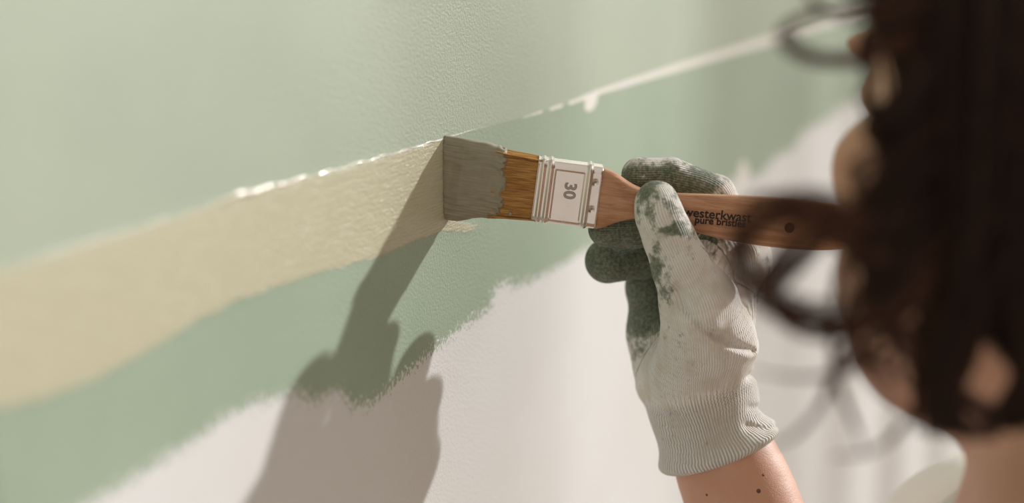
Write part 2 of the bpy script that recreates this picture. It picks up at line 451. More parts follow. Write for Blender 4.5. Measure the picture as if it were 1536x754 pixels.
DARK = NT('nail_steel', srgb(120, 112, 104), 0.3, 1.0).m

# handle
prof = [(893, 252, 341), (903, 253, 342), (914, 257, 339), (926, 264, 334), (945, 276, 329), (965, 284, 327), (990, 288, 332), (1020, 290, 340), (1053, 291, 349),
        (1100, 293, 360), (1156, 296, 369), (1210, 301, 374), (1255, 308, 374), (1285, 318, 370), (1300, 327, 363), (1307, 336, 355)]
pp = smooth_path([(S(p), (yc(p) - (t + b) / 2) * MM * 1.02, (b - t) / 2 * MM * 1.03) for p, t, b in prof], 90)
ht = np.interp(pp[:, 0], [S(890), S(915), S(965), S(1100), S(1250), S(1290), S(1307)], [.0061, .0060, .0048, .0052, .0050, .0042, .0018])
wood = loft('handle', np.column_stack([pp, ht]), 48, 3.2, WOOD, brush)
# hanging hole: brass-less plain drilled ring
def torus(c, ax, R1, r1, n=40, k=10):
    ax = ax / np.linalg.norm(ax); e1 = np.cross(ax, [0, 0, 1.0]); e1 /= np.linalg.norm(e1); e2 = np.cross(ax, e1)
    V, Fq = [], []
    for i in range(n):
        a_ = 2 * math.pi * i / n; d = math.cos(a_) * e1 + math.sin(a_) * e2
        for j in range(k):
            b_ = 2 * math.pi * j / k; V.append(c + d * (R1 + r1 * math.cos(b_)) + ax * r1 * math.sin(b_))
            Fq.append((i * k + j, ((i + 1) % n) * k + j, ((i + 1) % n) * k + (j + 1) % k, i * k + (j + 1) % k))
    return V, Fq
def disc(c, ax, r, th, n=28, dome=0.3):
    ax = ax / np.linalg.norm(ax); e1 = np.cross(ax, [0, 0, 1.0]); e1 /= np.linalg.norm(e1); e2 = np.cross(ax, e1)
    V, Fq = [], []
    rings = [(r, -th), (r, 0), (r * .8, th * dome), (r * .4, th * dome * 1.6)]
    for rr, hh in rings:
        for i in range(n):
            a_ = 2 * math.pi * i / n; V.append(c + (math.cos(a_) * e1 + math.sin(a_) * e2) * rr + ax * hh)
    V.append(c + ax * th * dome * 1.8)
    for k in range(len(rings) - 1):
        for i in range(n): Fq.append((k * n + i, k * n + (i + 1) % n, (k + 1) * n + (i + 1) % n, (k + 1) * n + i))
    for i in range(n): Fq.append((3 * n + i, 3 * n + (i + 1) % n, 4 * n))
    return V, Fq
V, Fq = torus(B(np.array(S(1183)), np.array((yc(1183) - 338) * MM), np.array(0.0051)), Tax, 0.0030, 0.0006)
o = adopt(mesh_obj('hanging_hole', V, Fq, WOOD), brush)
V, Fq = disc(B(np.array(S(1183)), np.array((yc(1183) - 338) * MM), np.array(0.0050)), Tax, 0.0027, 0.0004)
o2 = mesh_obj('hole_shadow_plug', V, Fq, NT('hole_shade', srgb(70, 44, 30), 0.8).m); o2.name = 'hole_shade_disc'  # flat disc, its dark colour stands for the shade inside the hole
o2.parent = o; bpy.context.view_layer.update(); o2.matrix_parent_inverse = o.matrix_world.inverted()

# ferrule
def fdisp(s, w, t, cw, ct):
    d = np.zeros_like(s)
    for p, hgt, sg in ((811, .00075, .00085), (822, .00075, .00085), (880, .00080, .00090)):
        d += hgt * np.exp(-((s - S(p)) / sg) ** 2 * 0.9)
    front = np.abs(ct) > 0.9
    v = w / 0.0146
    pan = sst(s, S(828), S(831)) * (1 - sst(s, S(871), S(874))) * sst(v, -0.84, -0.79) * (1 - sst(v, 0.74, 0.80))
    d -= 0.00045 * pan * front
    for vp in (0.52, -0.36):
        r = np.hypot(s - S(889.5), w - vp * 0.0146)
        d -= 0.0009 * np.exp(-(r / 0.0011) ** 2) * front
    d += 0.0004 * (1 - sst(s, S(802), S(804.5)))
    d -= 0.0004 * sst(s, S(896), S(898.5)) * 0.5
    return d
ss = np.linspace(S(802.5), S(898.5), 180)
# a finer ring so the relief keeps its detail
def ferrule():
    hw, ht_ = 0.0146, 0.0064
    rc = 0.0030
    # rounded rectangle, evenly sampled
    pts = []
    def arc(cx, cy_, a0, a1, n):
        for i in range(n): a_ = a0 + (a1 - a0) * i / n; pts.append((cx + rc * math.cos(a_), cy_ + rc * math.sin(a_), math.cos(a_), math.sin(a_)))
    def line(x0, y0, x1, y1, nx_, ny_, n):
        for i in range(n): f_ = i / n; pts.append((x0 + (x1 - x0) * f_, y0 + (y1 - y0) * f_, nx_, ny_))
    arc(hw - rc, ht_ - rc, 0, math.pi / 2, 10); line(hw - rc, ht_, -hw + rc, ht_, 0, 1, 110)
    arc(-hw + rc, ht_ - rc, math.pi / 2, math.pi, 10); line(-hw, ht_ - rc, -hw, -ht_ + rc, -1, 0, 10)
    arc(-hw + rc, -ht_ + rc, math.pi, 1.5 * math.pi, 10); line(-hw + rc, -ht_, hw - rc, -ht_, 0, -1, 110)
    arc(hw - rc, -ht_ + rc, 1.5 * math.pi, 2 * math.pi, 10); line(hw, -ht_ + rc, hw, ht_ - rc, 1, 0, 10)
    p = np.array(pts); n = len(p); s = np.repeat(ss[:, None], n, 1)
    w = np.tile(p[:, 0], (len(ss), 1)); t = np.tile(p[:, 1], (len(ss), 1)); nw = np.tile(p[:, 2], (len(ss), 1)); nt = np.tile(p[:, 3], (len(ss), 1))
    d = fdisp(s, w, t, None, nt)
    V = B(s, w + d * nw, t + d * nt).reshape(-1, 3)
    i = np.arange(len(ss) - 1)[:, None] * n; j = np.arange(n)[None, :]; j2 = (j + 1) % n
    f = np.stack([(i + j).ravel(), (i + j2).ravel(), (i + n + j2).ravel(), (i + n + j).ravel()], 1)
    ob = adopt(mesh_obj('ferrule', V, f, METAL), brush)
    md = ob.modifiers.new('sheet', 'SOLIDIFY'); md.thickness = 0.0004; md.offset = 0
    return ob
ferr = ferrule(); ferr['label'] = 'shiny steel ferrule with two raised beads and the number 30'
bpy.context.view_layer.update()
for vp in (0.52, -0.36):
    V, Fq = disc(B(np.array(S(889.5)), np.array(vp * 0.0146), np.array(0.0056)), Tax, 0.0009, 0.0006)
    o = mesh_obj('nail', V, Fq, DARK); o.parent = ferr; o.matrix_parent_inverse = ferr.matrix_world.inverted()

def text(name, body, s0, w0, t0, dirx, diry, size, ext, mat, parent, bold=0.0, shear=0.0, bev=0.0, space=1.0, align='LEFT'):
    cu = bpy.data.curves.new(name, 'FONT'); cu.body = body; cu.size = size; cu.extrude = ext; cu.offset = bold; cu.bevel_depth = bev; cu.bevel_resolution = 2
    cu.align_x = align; cu.space_character = space; cu.resolution_u = 6
    tmp = bpy.data.objects.new('tmp', cu); C.objects.link(tmp); bpy.context.view_layer.update()
    dg = bpy.context.evaluated_depsgraph_get(); me = bpy.data.meshes.new_from_object(tmp.evaluated_get(dg)); bpy.data.objects.remove(tmp)
    co_ = np.zeros(len(me.vertices) * 3); me.vertices.foreach_get('co', co_); co_ = co_.reshape(-1, 3)
    V = B(np.array(s0), np.array(w0), np.array(t0)) + co_[:, :1] * dirx + co_[:, 1:2] * diry + co_[:, 2:3] * Tax
    me.vertices.foreach_set('co', V.astype(np.float32).ravel()); me.materials.clear(); me.materials.append(mat); me.update()
    o_ = bpy.data.objects.new(name, me); C.objects.link(o_)
    o_.parent = parent; o_.matrix_parent_inverse = parent.matrix_world.inverted()
    return o_
text('embossed_number', '30', S(846), 0.0060, 0.0062, -Wax, Aax, 0.0076, 0.0003, NUM, ferr, bold=0.00002, bev=0.00022, space=1.05)
tdir = R @ np.array([1, -0.085, 0.0]); tdir -= (tdir @ Tax) * Tax; tdir /= np.linalg.norm(tdir); tup = np.cross(Tax, tdir); tup = tup if tup[2] > 0 else -tup
text('printed_name', 'westerkwast', S(1025), (yc(1025) - 320.5) * MM, 0.00525, tdir, tup, 0.00615, 0.00004, INK, wood, bold=0.00010, space=1.0)
text('printed_line', 'pure bristles', S(1043), (yc(1043) - 331.0) * MM, 0.00525, tdir, tup, 0.0047, 0.00004, INK, wood, bold=0.00013, space=1.0)

# bristles: a core and filaments lying over it
def bw(s): return np.interp(s, [S(668), S(690), S(725), S(757), S(805)], [.0186, .0180, .0165, .0150, .0143])
def bt(s): return np.interp(s, [S(668), S(690), S(725), S(757), S(805)], [.0026, .0046, .0058, .0062, .0058])
sx = np.linspace(S(672), S(812), 24)
core = loft('bristles', np.column_stack([sx, np.interp(sx, [S(668), S(805)], [0, 0.0]), bw(sx) * 0.97, bt(sx) * 0.93]), 48, 4.5, BRIST, brush)
V, Fq = [], []
NF = 1500
sf = np.linspace(S(738), S(815), 7)
for q in range(NF):
    a_ = 2 * math.pi * q / NF; e = 4.5
    # walk the perimeter evenly over width
    u_ = rng.uniform(-1, 1); side = rng.choice([-1, 1])
    if q % 9 == 0: cwq, ctq = side * (1 + rng.normal(0, .01)), u_
    else: cwq, ctq = u_, side * (1 - abs(u_) ** e) ** (1 / e)
    j1, j2, ph = rng.normal(0, .0006), rng.normal(0, .00025), rng.uniform(0, 6)
    k = (1 - np.clip((sf - S(720)) / (S(805) - S(720)), 0, 1))
    w = cwq * bw(sf) + j1 * k; t = ctq * bt(sf) + side * (0.00005 + abs(j2) * k) if q % 9 else ctq * bt(sf)
    w = np.clip(w, -bw(sf) * 1.012, bw(sf) * 1.012)
    c_ = B(sf, w, t); r_ = 0.00010 + 0.00005 * rng.random(); n0 = len(V)
    for p_ in c_:
        for b_ in range(3):
            an = 2.094 * b_; V.append(p_ + r_ * (math.cos(an) * Wax + math.sin(an) * Tax))
    for i in range(len(sf) - 1):
        for b_ in range(3):
            b2 = (b_ + 1) % 3; Fq.append((n0 + i * 3 + b_, n0 + i * 3 + b2, n0 + i * 3 + 3 + b2, n0 + i * 3 + 3 + b_))
fil = adopt(mesh_obj('bristle_filaments', V, np.array(Fq), BRIST), brush); fil['kind'] = 'stuff'
# wet paint coat on the bristle tips
sp = np.linspace(S(667.2), S(759), 90)
def pdisp(s, w, t, cw, ct):
    v = w / .0150
    d = 0.00010 * np.sin(v * 34 + 2 * np.sin(s * 260)) + 0.00014 * np.sin(v * 11 + s * 300) + 0.00007 * np.sin(v * 73 + s * 90)
    # ragged fade into the dry bristles
    edge = S(757) + 0.0009 * np.sin(v * 9) + 0.0007 * np.sin(v * 31 + 1) + 0.0005 * np.sin(v * 67) - 0.0016 * sst(v, .6, 1.0)
    d = d - 0.0011 * sst(s, edge - .0007, edge + 0.0002)
    d += 0.0004 * np.exp(-((s - edge + .0016) / .0011) ** 2)
    return d + 0.00045
top_edge = smooth_path([(S(667), 0.0190), (S(676), 0.0188), (S(700), 0.0188), (S(722), 0.0183), (S(742), 0.0170), (S(755), 0.0157), (S(764), 0.0152)], 60)
bot_edge = smooth_path([(S(667), -0.0188), (S(680), -0.0200), (S(700), -0.0190), (S(725), -0.0168), (S(762), -0.0151)], 60)
tp = np.interp(sp, top_edge[:, 0], top_edge[:, 1]); bp_ = np.interp(sp, bot_edge[:, 0], bot_edge[:, 1])
coat = loft('paint_coat', np.column_stack([sp, (tp + bp_) / 2, (tp - bp_) / 2, bt(sp) * 1.03]), 220, 4.5, WET, brush, disp=pdisp, to_wall=10)
coat['label'] = 'wet greyish beige paint covering the bristle tips'
# dried drip near the lower corner
V, Fq = disc(B(np.array(S(771)), np.array(-0.0125), np.array(bt(S(771)) + .0002)), Tax, 0.0011, 0.0005, dome=.9)
o = adopt(mesh_obj('paint_drip', V, Fq, WET), brush)

# ------------------------------------------------------------------ the person
person = empty('person', P(1500, 900, 60) * np.array([1, 1, 0]), 'person with long dark wavy hair, white sleeveless top and paint-stained work glove holding the brush', 'person')
HAND0 = P(768, 377, 0)                       # origin of the hand frame, axes = R columns, millimetres
def H(px, py, dz):
    d = 750 - dz
    return np.array([(px - 768) / F * d, (377 - py) / F * d, dz])
def hr(px_r, dz): return px_r * (750 - dz) / F
def hand_to_world(V): return HAND0 + (V / 1000.0) @ R.T

def chain(fd, pts, k, grow=0.0, carve=False):
    q = [(H(*p[:3]), hr(p[3], p[2]) + grow) for p in pts]
    for (a_, ra), (b_, rb) in zip(q[:-1], q[1:]): fd.capsule(a_, b_, ra, rb, k, carve)

THUMB = [(985, 303, 11.5, 32.5), (990, 325, 12, 34), (1004, 358, 12, 37), (1022, 400, 11, 42.5), (1048, 455, 6, 60)]
THENAR = [(1048, 455, 6, 58), (1062, 510, -4, 68), (1052, 560, -18, 76)]
INDEX_ = [(958, 262, -14, 26), (1006, 264, -18, 27), (1075, 290, -27, 27), (1119, 388, -30, 36)]
MIDDLE = [(910, 343, -14, 28), (950, 342, -18, 30), (1050, 335, -36, 30), (1108, 408, -42, 34)]
RING = [(911, 391, -37, 34), (960, 384, -44, 33), (1050, 392, -56, 32), (1090, 436, -58, 34)]
LITTLE = [(975, 425, -58, 35), (1000, 412, -62, 32), (1050, 440, -74, 32)]
PALM = [[(1119, 388, -30, 34), (1078, 480, -26, 50), (1058, 570, -30, 60)],
        [(1108, 408, -42, 34), (1062, 500, -40, 58), (1050, 575, -38, 66)],
        [(1090, 436, -58, 34), (1050, 500, -52, 55), (1045, 575, -45, 66)],
        [(1050, 450, -70, 30), (1010, 500, -62, 50), (1030, 575, -50, 62)],
        [(980, 440, -56, 38), (992, 500, -54, 50), (1014, 560, -46, 66)]]
WRIST = [(1048, 560, -30, 76), (1056, 610, -32, 78), (1080, 690, -34, 82), (1100, 740, -34, 84)]
FORE = [(1042, 540, -33, 58), (1056, 610, -33, 64), (1088, 690, -33, 71), (1111, 745, -33, 76), (1210, 960, -20, 100), (1385, 1290, 10, 125)]

lo = np.minimum.reduce([H(865, 745, -95), H(865, 745, 30)]) - 3
hi = np.maximum.reduce([H(1185, 225, -95), H(1185, 225, 32)]) + 3
G = Field([lo[0], lo[1], -96], [hi[0], hi[1], 34], 0.62, 7.0)
chain(G, INDEX_, 2.0)
# fingers are kept apart: each its own field, joined with small creases
chain(G, PALM[0], 6); chain(G, PALM[1], 7); chain(G, PALM[2], 7); chain(G, PALM[3], 7); chain(G, PALM[4], 5)
chain(G, WRIST, 7)
chain(G, [(1072, 385, -46, 32), (1055, 470, -32, 40)], 6)
chain(G, [(1084, 335, -18, 24), (1062, 405, -15, 40)], 4)
chain(G, THENAR, 6)
def joined(parts, k_in, k_out):
    fd = Field(G.lo, G.lo + (G.n - 1) * G.h, G.h, 7.0)
    chain(fd, parts, k_in)
    hh = np.clip(0.5 + 0.5 * (fd.f - G.f) / k_out, 0, 1)
    G.f = (fd.f + (G.f - fd.f) * hh - k_out * hh * (1 - hh)).astype(np.float32)
joined(LITTLE, 2, 6.0)
joined(RING, 2, 1.0)
joined(MIDDLE, 2, 1.0)
joined(THUMB, 4, 3.0)
# knuckle and fabric bulges
for a_, b_, r0, r1, k in (((1098, 512, 2), (1120, 518, -12), 17, 17, 5), ((1068, 287, -24), (1010, 262, -17), 22, 20, 3),
                          ((1096, 572, -16), (1118, 576, -24), 12, 12, 4), ((1102, 604, -16), (1122, 608, -24), 12, 12, 4), ((1062, 436, 16), (1052, 480, 18), 20, 26, 5),
                          ((1120, 380, -14), (1136, 404, -26), 18, 18, 4), ((984, 312, 15), (1000, 352, 15), 26, 28, 4)):
    G.capsule(H(*a_), H(*b_), hr(r0, 0), hr(r1, 0), k)
gxh, gyh, gzh = G.grid()
# rolled cuff rim: a thicker ring and a cut across the sleeve
rimA, rimB = H(1000, 716, -10), H(1161, 652, -10)
axd = H(1104, 742, -34) - H(1056, 610, -32); axd /= np.linalg.norm(axd)
rc_ = H(1081, 683, -34)
hgt = (gxh - rc_[0]) * axd[0] + (gyh - rc_[1]) * axd[1] + (gzh - rc_[2]) * axd[2]
flare = (1.6 * np.exp(-((hgt + 4) / 5.0) ** 2) + 2.6 * np.exp(-((hgt + 5.0) / 5.5) ** 2) * np.clip((gxh - rc_[0]) / 22, 0, 1) - 1.2 * np.exp(-((hgt + 16) / 5) ** 2) * np.clip((gxh - rc_[0]) / 22, 0, 1)).astype(np.float32)
G.f -= flare
# folds pressed into the cloth: (path in the picture plane of the hand, depth mm, width mm)
PX, PY = gxh / (750 - gzh) * F + 768, 377 - gyh / (750 - gzh) * F
def press(path, depth, width, zmin, zmax=60):
    global G
    dd, _ = poly_dist(PX[..., 0:1] + 0 * PY[..., 0:1], PY[..., 0:1] + 0 * PX[..., 0:1], path)
    G.f += (depth * np.exp(-(dd * 0.3125 / width) ** 2)).astype(np.float32) * ((gzh > zmin) & (gzh < zmax)).astype(np.float32)
press([(982, 420), (992, 452), (1012, 476), (1045, 496), (1085, 508)], 2.6, 1.6, -30)
press([(996, 470), (1020, 494), (1060, 510), (1090, 512)], -1.3, 2.6, -30)
press([(1148, 528), (1118, 545), (1085, 545)], 2.2, 1.8, -60)
press([(1140, 588), (1112, 592), (1090, 588)], 1.3, 1.5, -60)
press([(1140, 618), (1112, 620), (1085, 612)], 1.6, 1.5, -60)
press([(1040, 335), (1062, 372), (1078, 402), (1100, 420)], 1.2, 1.4, -2)
press([(944, 560), (975, 600), (1000, 640)], 0.8, 3.0, -80)
press([(1012, 330), (1030, 352), (1046, 380)], 0.5, 1.6, 0)
# cut at the rim (rounded) and hollow for the arm
cutp = (hgt + 0.0).astype(np.float32)
G.f = -Field.smin(-G.f, -cutp, 6.0)
inner = Field(G.lo, G.lo + (G.n - 1) * G.h, G.h, 7.0)
chain(inner, FORE[:5], 2, grow=0.6)
hollow = np.maximum(inner.f, -(hgt + 26)).astype(np.float32)
G.f = np.maximum(G.f, -hollow)
# the cloth gives way where it presses on the handle
Tc, Wc, Ac, Oc = R.T @ Tax, R.T @ Wax, R.T @ Aax, R.T @ (O - HAND0) * 1000
def along_ax(v): return (gxh - Oc[0]) * v[0] + (gyh - Oc[1]) * v[1] + (gzh - Oc[2]) * v[2]
hs_, hw_, ht_ = along_ax(Ac), along_ax(Wc), along_ax(Tc)
cen = np.interp(hs_, pp[:, 0] * 1000, pp[:, 1] * 1000); haw = np.interp(hs_, pp[:, 0] * 1000, pp[:, 2] * 1000); hat = np.interp(hs_, pp[:, 0] * 1000, ht * 1000)
ferm = hs_ < S(900) * 1000
haw = np.where(ferm, 16.0, haw); hat = np.where(ferm, 7.6, hat); cen = np.where(ferm, 0, cen)
hbox = np.maximum(np.abs(hw_ - cen) - haw, np.abs(ht_) - hat) - 0.35
G.f = np.maximum(G.f, -hbox).astype(np.float32)
gv, gf = G.mesh()

# per-vertex cloth data
zx, zy, zz = gv[:, 0], gv[:, 1], gv[:, 2]
vx, vy = zx / (750 - zz) * F + 768, 377 - zy / (750 - zz) * F
def chain_uv(pts):
    q_ = np.array([list(H(*p[:3])) + [hr(p[3], p[2])] for p in pts]); q_ = smooth_path(q_, 8 * len(pts)); c_ = q_[:, :3]; rr = q_[:, 3]
    best = np.full(len(gv), 1e9); u_ = np.zeros(len(gv)); al = np.zeros(len(gv)); acc = 0
    for i in range(len(c_) - 1):
        a_, b_ = c_[i], c_[i + 1]; d = b_ - a_; L = np.linalg.norm(d); dn = d / L
        t = np.clip(((gv - a_) @ d) / L ** 2, 0, 1); q = gv - (a_ + t[:, None] * d)
        r = rr[i] + (rr[i + 1] - rr[i]) * t; dist = np.linalg.norm(q, axis=1) - r
        e1 = np.cross(dn, [0, 0, 1.0]); e1 /= np.linalg.norm(e1)
        ph = np.arctan2(q @ e1, zz - (a_[2] + t * d[2]))
        m_ = dist < best; best = np.where(m_, dist, best); u_ = np.where(m_, ph * r, u_); al = np.where(m_, acc + t * L, al); acc += L
    return best, u_, al
main = THUMB[:-1] + [(1045, 455, 4, 60), (1052, 520, -8, 72), (1052, 590, -20, 78), (1080, 690, -30, 84)]
sets = [chain_uv(main), chain_uv(INDEX_[:3] + [(1110, 370, -22, 32)]), chain_uv(MIDDLE), chain_uv(RING), chain_uv([(985, 448, -48, 32), (990, 500, -52, 46)])]
bestd = np.stack([q[0] for q in sets]); bestd[0] -= 1.0; who = bestd.argmin(0)
rib = np.choose(who, [q[1] for q in sets]); along = np.choose(who, [q[2] for q in sets])
cuffw = sst((gv - rc_) @ axd, -42, -30)
# where dark green paint soaked in
def blob(cx, cy, rx, ry, s=1.0): return s * np.exp(-(((vx - cx) / rx) ** 2 + ((vy - cy) / ry) ** 2))
pz = np.zeros(len(gv))
pz = np.where(who == 1, 0.80 - 0.5 * sst(-vy, -262, -236) - 0.55 * sst(vx, 1060, 1100), pz)
pz = np.where((who == 2) | (who == 3), 0.92 - 0.35 * sst(vx, 960, 1060), pz)
pz = np.where(who == 4, 1.0 - 0.55 * sst(vy, 455, 520) - 0.4 * sst(vy, 520, 590), pz)
th_ = np.where(who == 0, 0.13 + 0.16 * (1 - sst(vy, 330, 420)), 0)
th_ = th_ + np.where(who == 0, blob(968, 290, 16, 26, .38) + blob(1008, 300, 12, 30, .30) + blob(1018, 345, 20, 11, .72) + blob(990, 268, 30, 10, .25) + blob(997, 345, 9, 9, .25) + blob(985, 385, 10, 26, .50) +
                     blob(1000, 415, 12, 22, .40) + blob(1001, 447, 12, 14, .5) + blob(1065, 385, 14, 22, .18) + blob(1010, 512, 20, 14, .30) + blob(1052, 400, 12, 30, .12) + blob(1048, 545, 26, 8, .22), 0)
left = np.where((who == 0) & (vx < 1000) & (vy > 395), 0.9 * (1 - sst(vy, 440, 560)) * (1 - sst(vx, 960, 1000)), 0)
pz = np.clip(pz + th_ + left, 0, 1)
pz = np.where((vx > 1050) & (who >= 2) & (vx < 1105), np.minimum(pz, 0.45), pz)

gm = NT('glove_knit', rough=0.85, spec=0.25)
gco = gm.coord()
rb = gm.attr('rib'); cu_ = gm.attr('cuff'); pa = gm.attr('paint'); alg = gm.attr('along')
r_fine = gm.math('SINE', gm.math('MULTIPLY', rb, 2 * math.pi / 1.15))
r_cuff = gm.math('SINE', gm.math('MULTIPLY', rb, 2 * math.pi / 1.85))
st_ = gm.math('MULTIPLY', gm.math('SINE', gm.math('MULTIPLY', alg, 2 * math.pi / 0.95)), 0.10)
rr_ = gm.mixf(cu_, gm.math('ADD', gm.math('MULTIPLY', r_fine, 0.62), st_), gm.math('MULTIPLY', r_cuff, 1.5))
pnz = gm.noise(gco, 170, 4, 0.62); pn2_ = gm.noise(gco, 700, 3, 0.6)
lvl = gm.math('ADD', pa, gm.math('MULTIPLY', gm.math('SUBTRACT', pnz, 0.5), 1.5))
lvl = gm.math('ADD', lvl, gm.math('MULTIPLY', gm.math('SUBTRACT', pn2_, 0.5), 0.55))
pm = gm.step(lvl, 0.32, 0.68)
green_d = gm.mix(gm.step(pn2_, 0.35, 0.7), srgb(88, 98, 80), srgb(138, 142, 122))
cloth = gm.mix(gm.step(rr_, -1.1, 0.3), srgb(188, 182, 174), srgb(236, 233, 228))
dust = gm.mix(gm.step(gm.noise(gco, 90, 3), 0.45, 0.7), cloth, srgb(214, 206, 194))
gcol = gm.mix(pm, dust, green_d)
nb1 = gm.bump(rr_, 0.00028, 0.9); nb1 = gm.bump(pn2_, 0.0005, 0.35, nb1)
GLOVE = gm.set(Base_Color=gcol, Normal=nb1, Roughness=gm.mixf(pm, 0.9, 0.6))
gm.b.inputs['Sheen Weight'].default_value = 0.15
glove = adopt(mesh_obj('glove', hand_to_world(gv), gf, GLOVE, attrs=dict(rib=rib, along=along, cuff=cuffw, paint=pz)), person)
glove['label'] = 'white knitted glove stained with green paint, ribbed cuff'

# body: one continuous mesh
HC = P(1670, 126, 170)
camdir = lambda x, y, z: R @ np.array([x, y, z], float)
hf = camdir(-0.44, -0.10, -0.89); hf /= np.linalg.norm(hf)
hu = camdir(0.36, 0.93, 0.10); hu -= (hu @ hf) * hf; hu /= np.linalg.norm(hu)
hs = np.cross(hu, hf)                                     # to her left
HM = np.stack([hs, hu, hf])
def hp(s_, u_, f_): return HC + s_ * hs + u_ * hu + f_ * hf
RS, LS = P(1490, 830, -115), P(1716, 872, 205)
CH = (RS + LS) / 2 + np.array([0, 0, -0.10]); NB = RS * .28 + LS * .72 + np.array([0.0, 0, 0.0]) + camdir(.02, 0, -.01)
WA, HI = CH + np.array([0.02, 0, -0.24]), CH + np.array([0.02, 0, -0.42])
lat = LS - RS; lat[2] = 0; lat /= np.linalg.norm(lat); fw = np.cross(np.array([0, 0, 1.0]), lat)
if fw[0] > 0: fw = -fw
fore_w = [(hand_to_world(H(*p[:3])), hr(p[3], p[2]) / 1000) for p in FORE]
EL = fore_w[-1][0]
LE = LS + np.array([0.05, 0, -0.27]) - 0.03 * fw; LH = LE + np.array([-0.03, 0, -0.24]) + 0.10 * fw
def legs(fd, g=0.0, k=0.03):
    for sg in (-1, 1):
        h_ = HI + sg * 0.075 * lat; kn = h_ * [1, 1, 0] + np.array([0, 0, 0.46]) + fw * 0.015; an = h_ * [1, 1, 0] + np.array([0, 0, 0.075]) - fw * 0.01
        fd.capsule(h_, kn, .078 + g, .052 + g, k); fd.capsule(kn, an, .050 + g, .034 + g, .02)
        if g == 0: fd.capsule(an - fw * .02 - [0, 0, .03], an + fw * .13 - [0, 0, .05], .034, .024, .02)
def torso(fd, g=0.0, k=0.035):
    for q in (-.5, .5):
        fd.capsule(CH + q * .12 * lat, WA + q * .08 * lat, .082 + g, .072 + g, k)
        fd.capsule(WA + q * .08 * lat, HI + q * .12 * lat, .072 + g, .088 + g, k)
        fd.ellipsoid(CH + q * .15 * lat + fw * .065 - [0, 0, .03], (.052 + g, .052 + g, .052 + g), None, .03)
    fd.capsule(RS + [0, 0, -.01], NB, .048 + g, .050 + g, .03); fd.capsule(RS + .03 * lat, CH, .055 + g, .09 + g, .03)
allp = np.array([RS, LS, HI, EL, LH, HC + hu * .14, HC + hf * .13, HC - hf * .13, HC + hs * .1, fore_w[0][0], fore_w[3][0], LE])
lo = allp.min(0) - 0.16; hi = allp.max(0) + 0.13; lo[2] = 0.0; lo[0] = fore_w[0][0][0] - .04 if fore_w[0][0][0] < lo[0] else lo[0]
hi[1] = min(hi[1], -0.03)
BD = Field(lo, hi, 0.0035, 0.03)
torso(BD); legs(BD)
BD.capsule(LS - .03 * lat, CH, .050, .085, .03); BD.capsule(LS - [0, 0, .01], NB, .046, .05, .03)
BD.capsule(LS, LE, .050, .036, .02); BD.capsule(LE, LH, .037, .024, .015)
BD.capsule(LH, LH + np.array([0, 0, -.05]) + .02 * fw, .024, .026, .01)
for q in range(4):
    b_ = LH + np.array([0, 0, -.07]) + .02 * fw + (q - 1.5) * .017 * fw; BD.capsule(b_, b_ + np.array([.01, 0, -.065 + .006 * abs(q - 1.3)]), .0085, .0075, .004)
BD.capsule(LH + np.array([0, 0, -.03]) + .04 * fw, LH + np.array([0, 0, -.085]) + .062 * fw, .010, .008, .006)
BD.capsule(RS, EL, .050, .040, .02)
for (a_, ra), (b_, rb_) in zip(fore_w[:-1], fore_w[1:]): BD.capsule(a_, b_, ra, rb_, .01)
BD.capsule(NB, hp(0, -.06, -.02), .054, .052, .03)
# skull, jaw, features
BD.ellipsoid(hp(0, .012, -.005), (.064, .098, .094), HM, .01)
BD.ellipsoid(hp(0, -.035, .040), (.042, .070, .054), HM, .03)
BD.ellipsoid(hp(0, -.078, .042), (.063, .040, .052), HM, .03)
BD.ellipsoid(hp(0, -.104, .070), (.030, .017, .018), HM, .022)
BD.ellipsoid(hp(0, .030, .062), (.058, .040, .034), HM, .03)
for sg in (-1, 1):
    BD.ellipsoid(hp(sg * .032, .001, .099), (.019, .012, .012), HM, .010, carve=True)
    BD.ellipsoid(hp(sg * .032, .001, .084), (.0145, .0125, .0125), HM, .003)
    BD.ellipsoid(hp(sg * .033, .019, .090), (.022, .006, .009), HM, .008)
    BD.ellipsoid(hp(sg * .038, -.036, .070), (.024, .020, .018), HM, .018)
    BD.ellipsoid(hp(sg * .012, -.043, .104), (.009, .007, .009), HM, .006)
    BD.ellipsoid(hp(sg * .058, -.016, -.010), (.010, .026, .015), HM, .006)
    BD.ellipsoid(hp(sg * .068, -.014, -.006), (.007, .020, .010), HM, .004, carve=True)
BD.capsule(hp(0, .008, .095), hp(0, -.038, .114), .0075, .0105, .010)
BD.ellipsoid(hp(0, -.066, .097), (.022, .0062, .009), HM, .004); BD.ellipsoid(hp(0, -.076, .095), (.020, .0070, .009), HM, .004)
bv, bf = BD.mesh()
sk = NT('skin', rough=0.5)
sn = sk.noise(sk.coord(), 45, 3); sn2 = sk.noise(sk.coord(), 1300, 2)
base = sk.mix(sk.step(sn, 0.3, 0.7), srgb(202, 154, 128), srgb(195, 145, 119))
vor = sk.n('ShaderNodeTexVoronoi'); sk.put(vor.inputs['Vector'], sk.coord()); vor.inputs['Scale'].default_value = 62
mole = sk.step(vor.outputs['Distance'], 0.12, 0.07)
base = sk.mix(sk.math('MULTIPLY', mole, 0.0), base, srgb(96, 58, 42))
SKIN = sk.set(Base_Color=base, Normal=sk.bump(sn2, 0.0004, 0.35))
sk.b.inputs['Subsurface Weight'].default_value = 0.12; sk.b.inputs['Subsurface Radius'].default_value = (0.008, 0.003, 0.0015)
body = adopt(mesh_obj('body', bv, bf, SKIN), person); body['label'] = 'bare shoulder, forearm, neck and cheek seen through the hair'
bpy.context.view_layer.update()
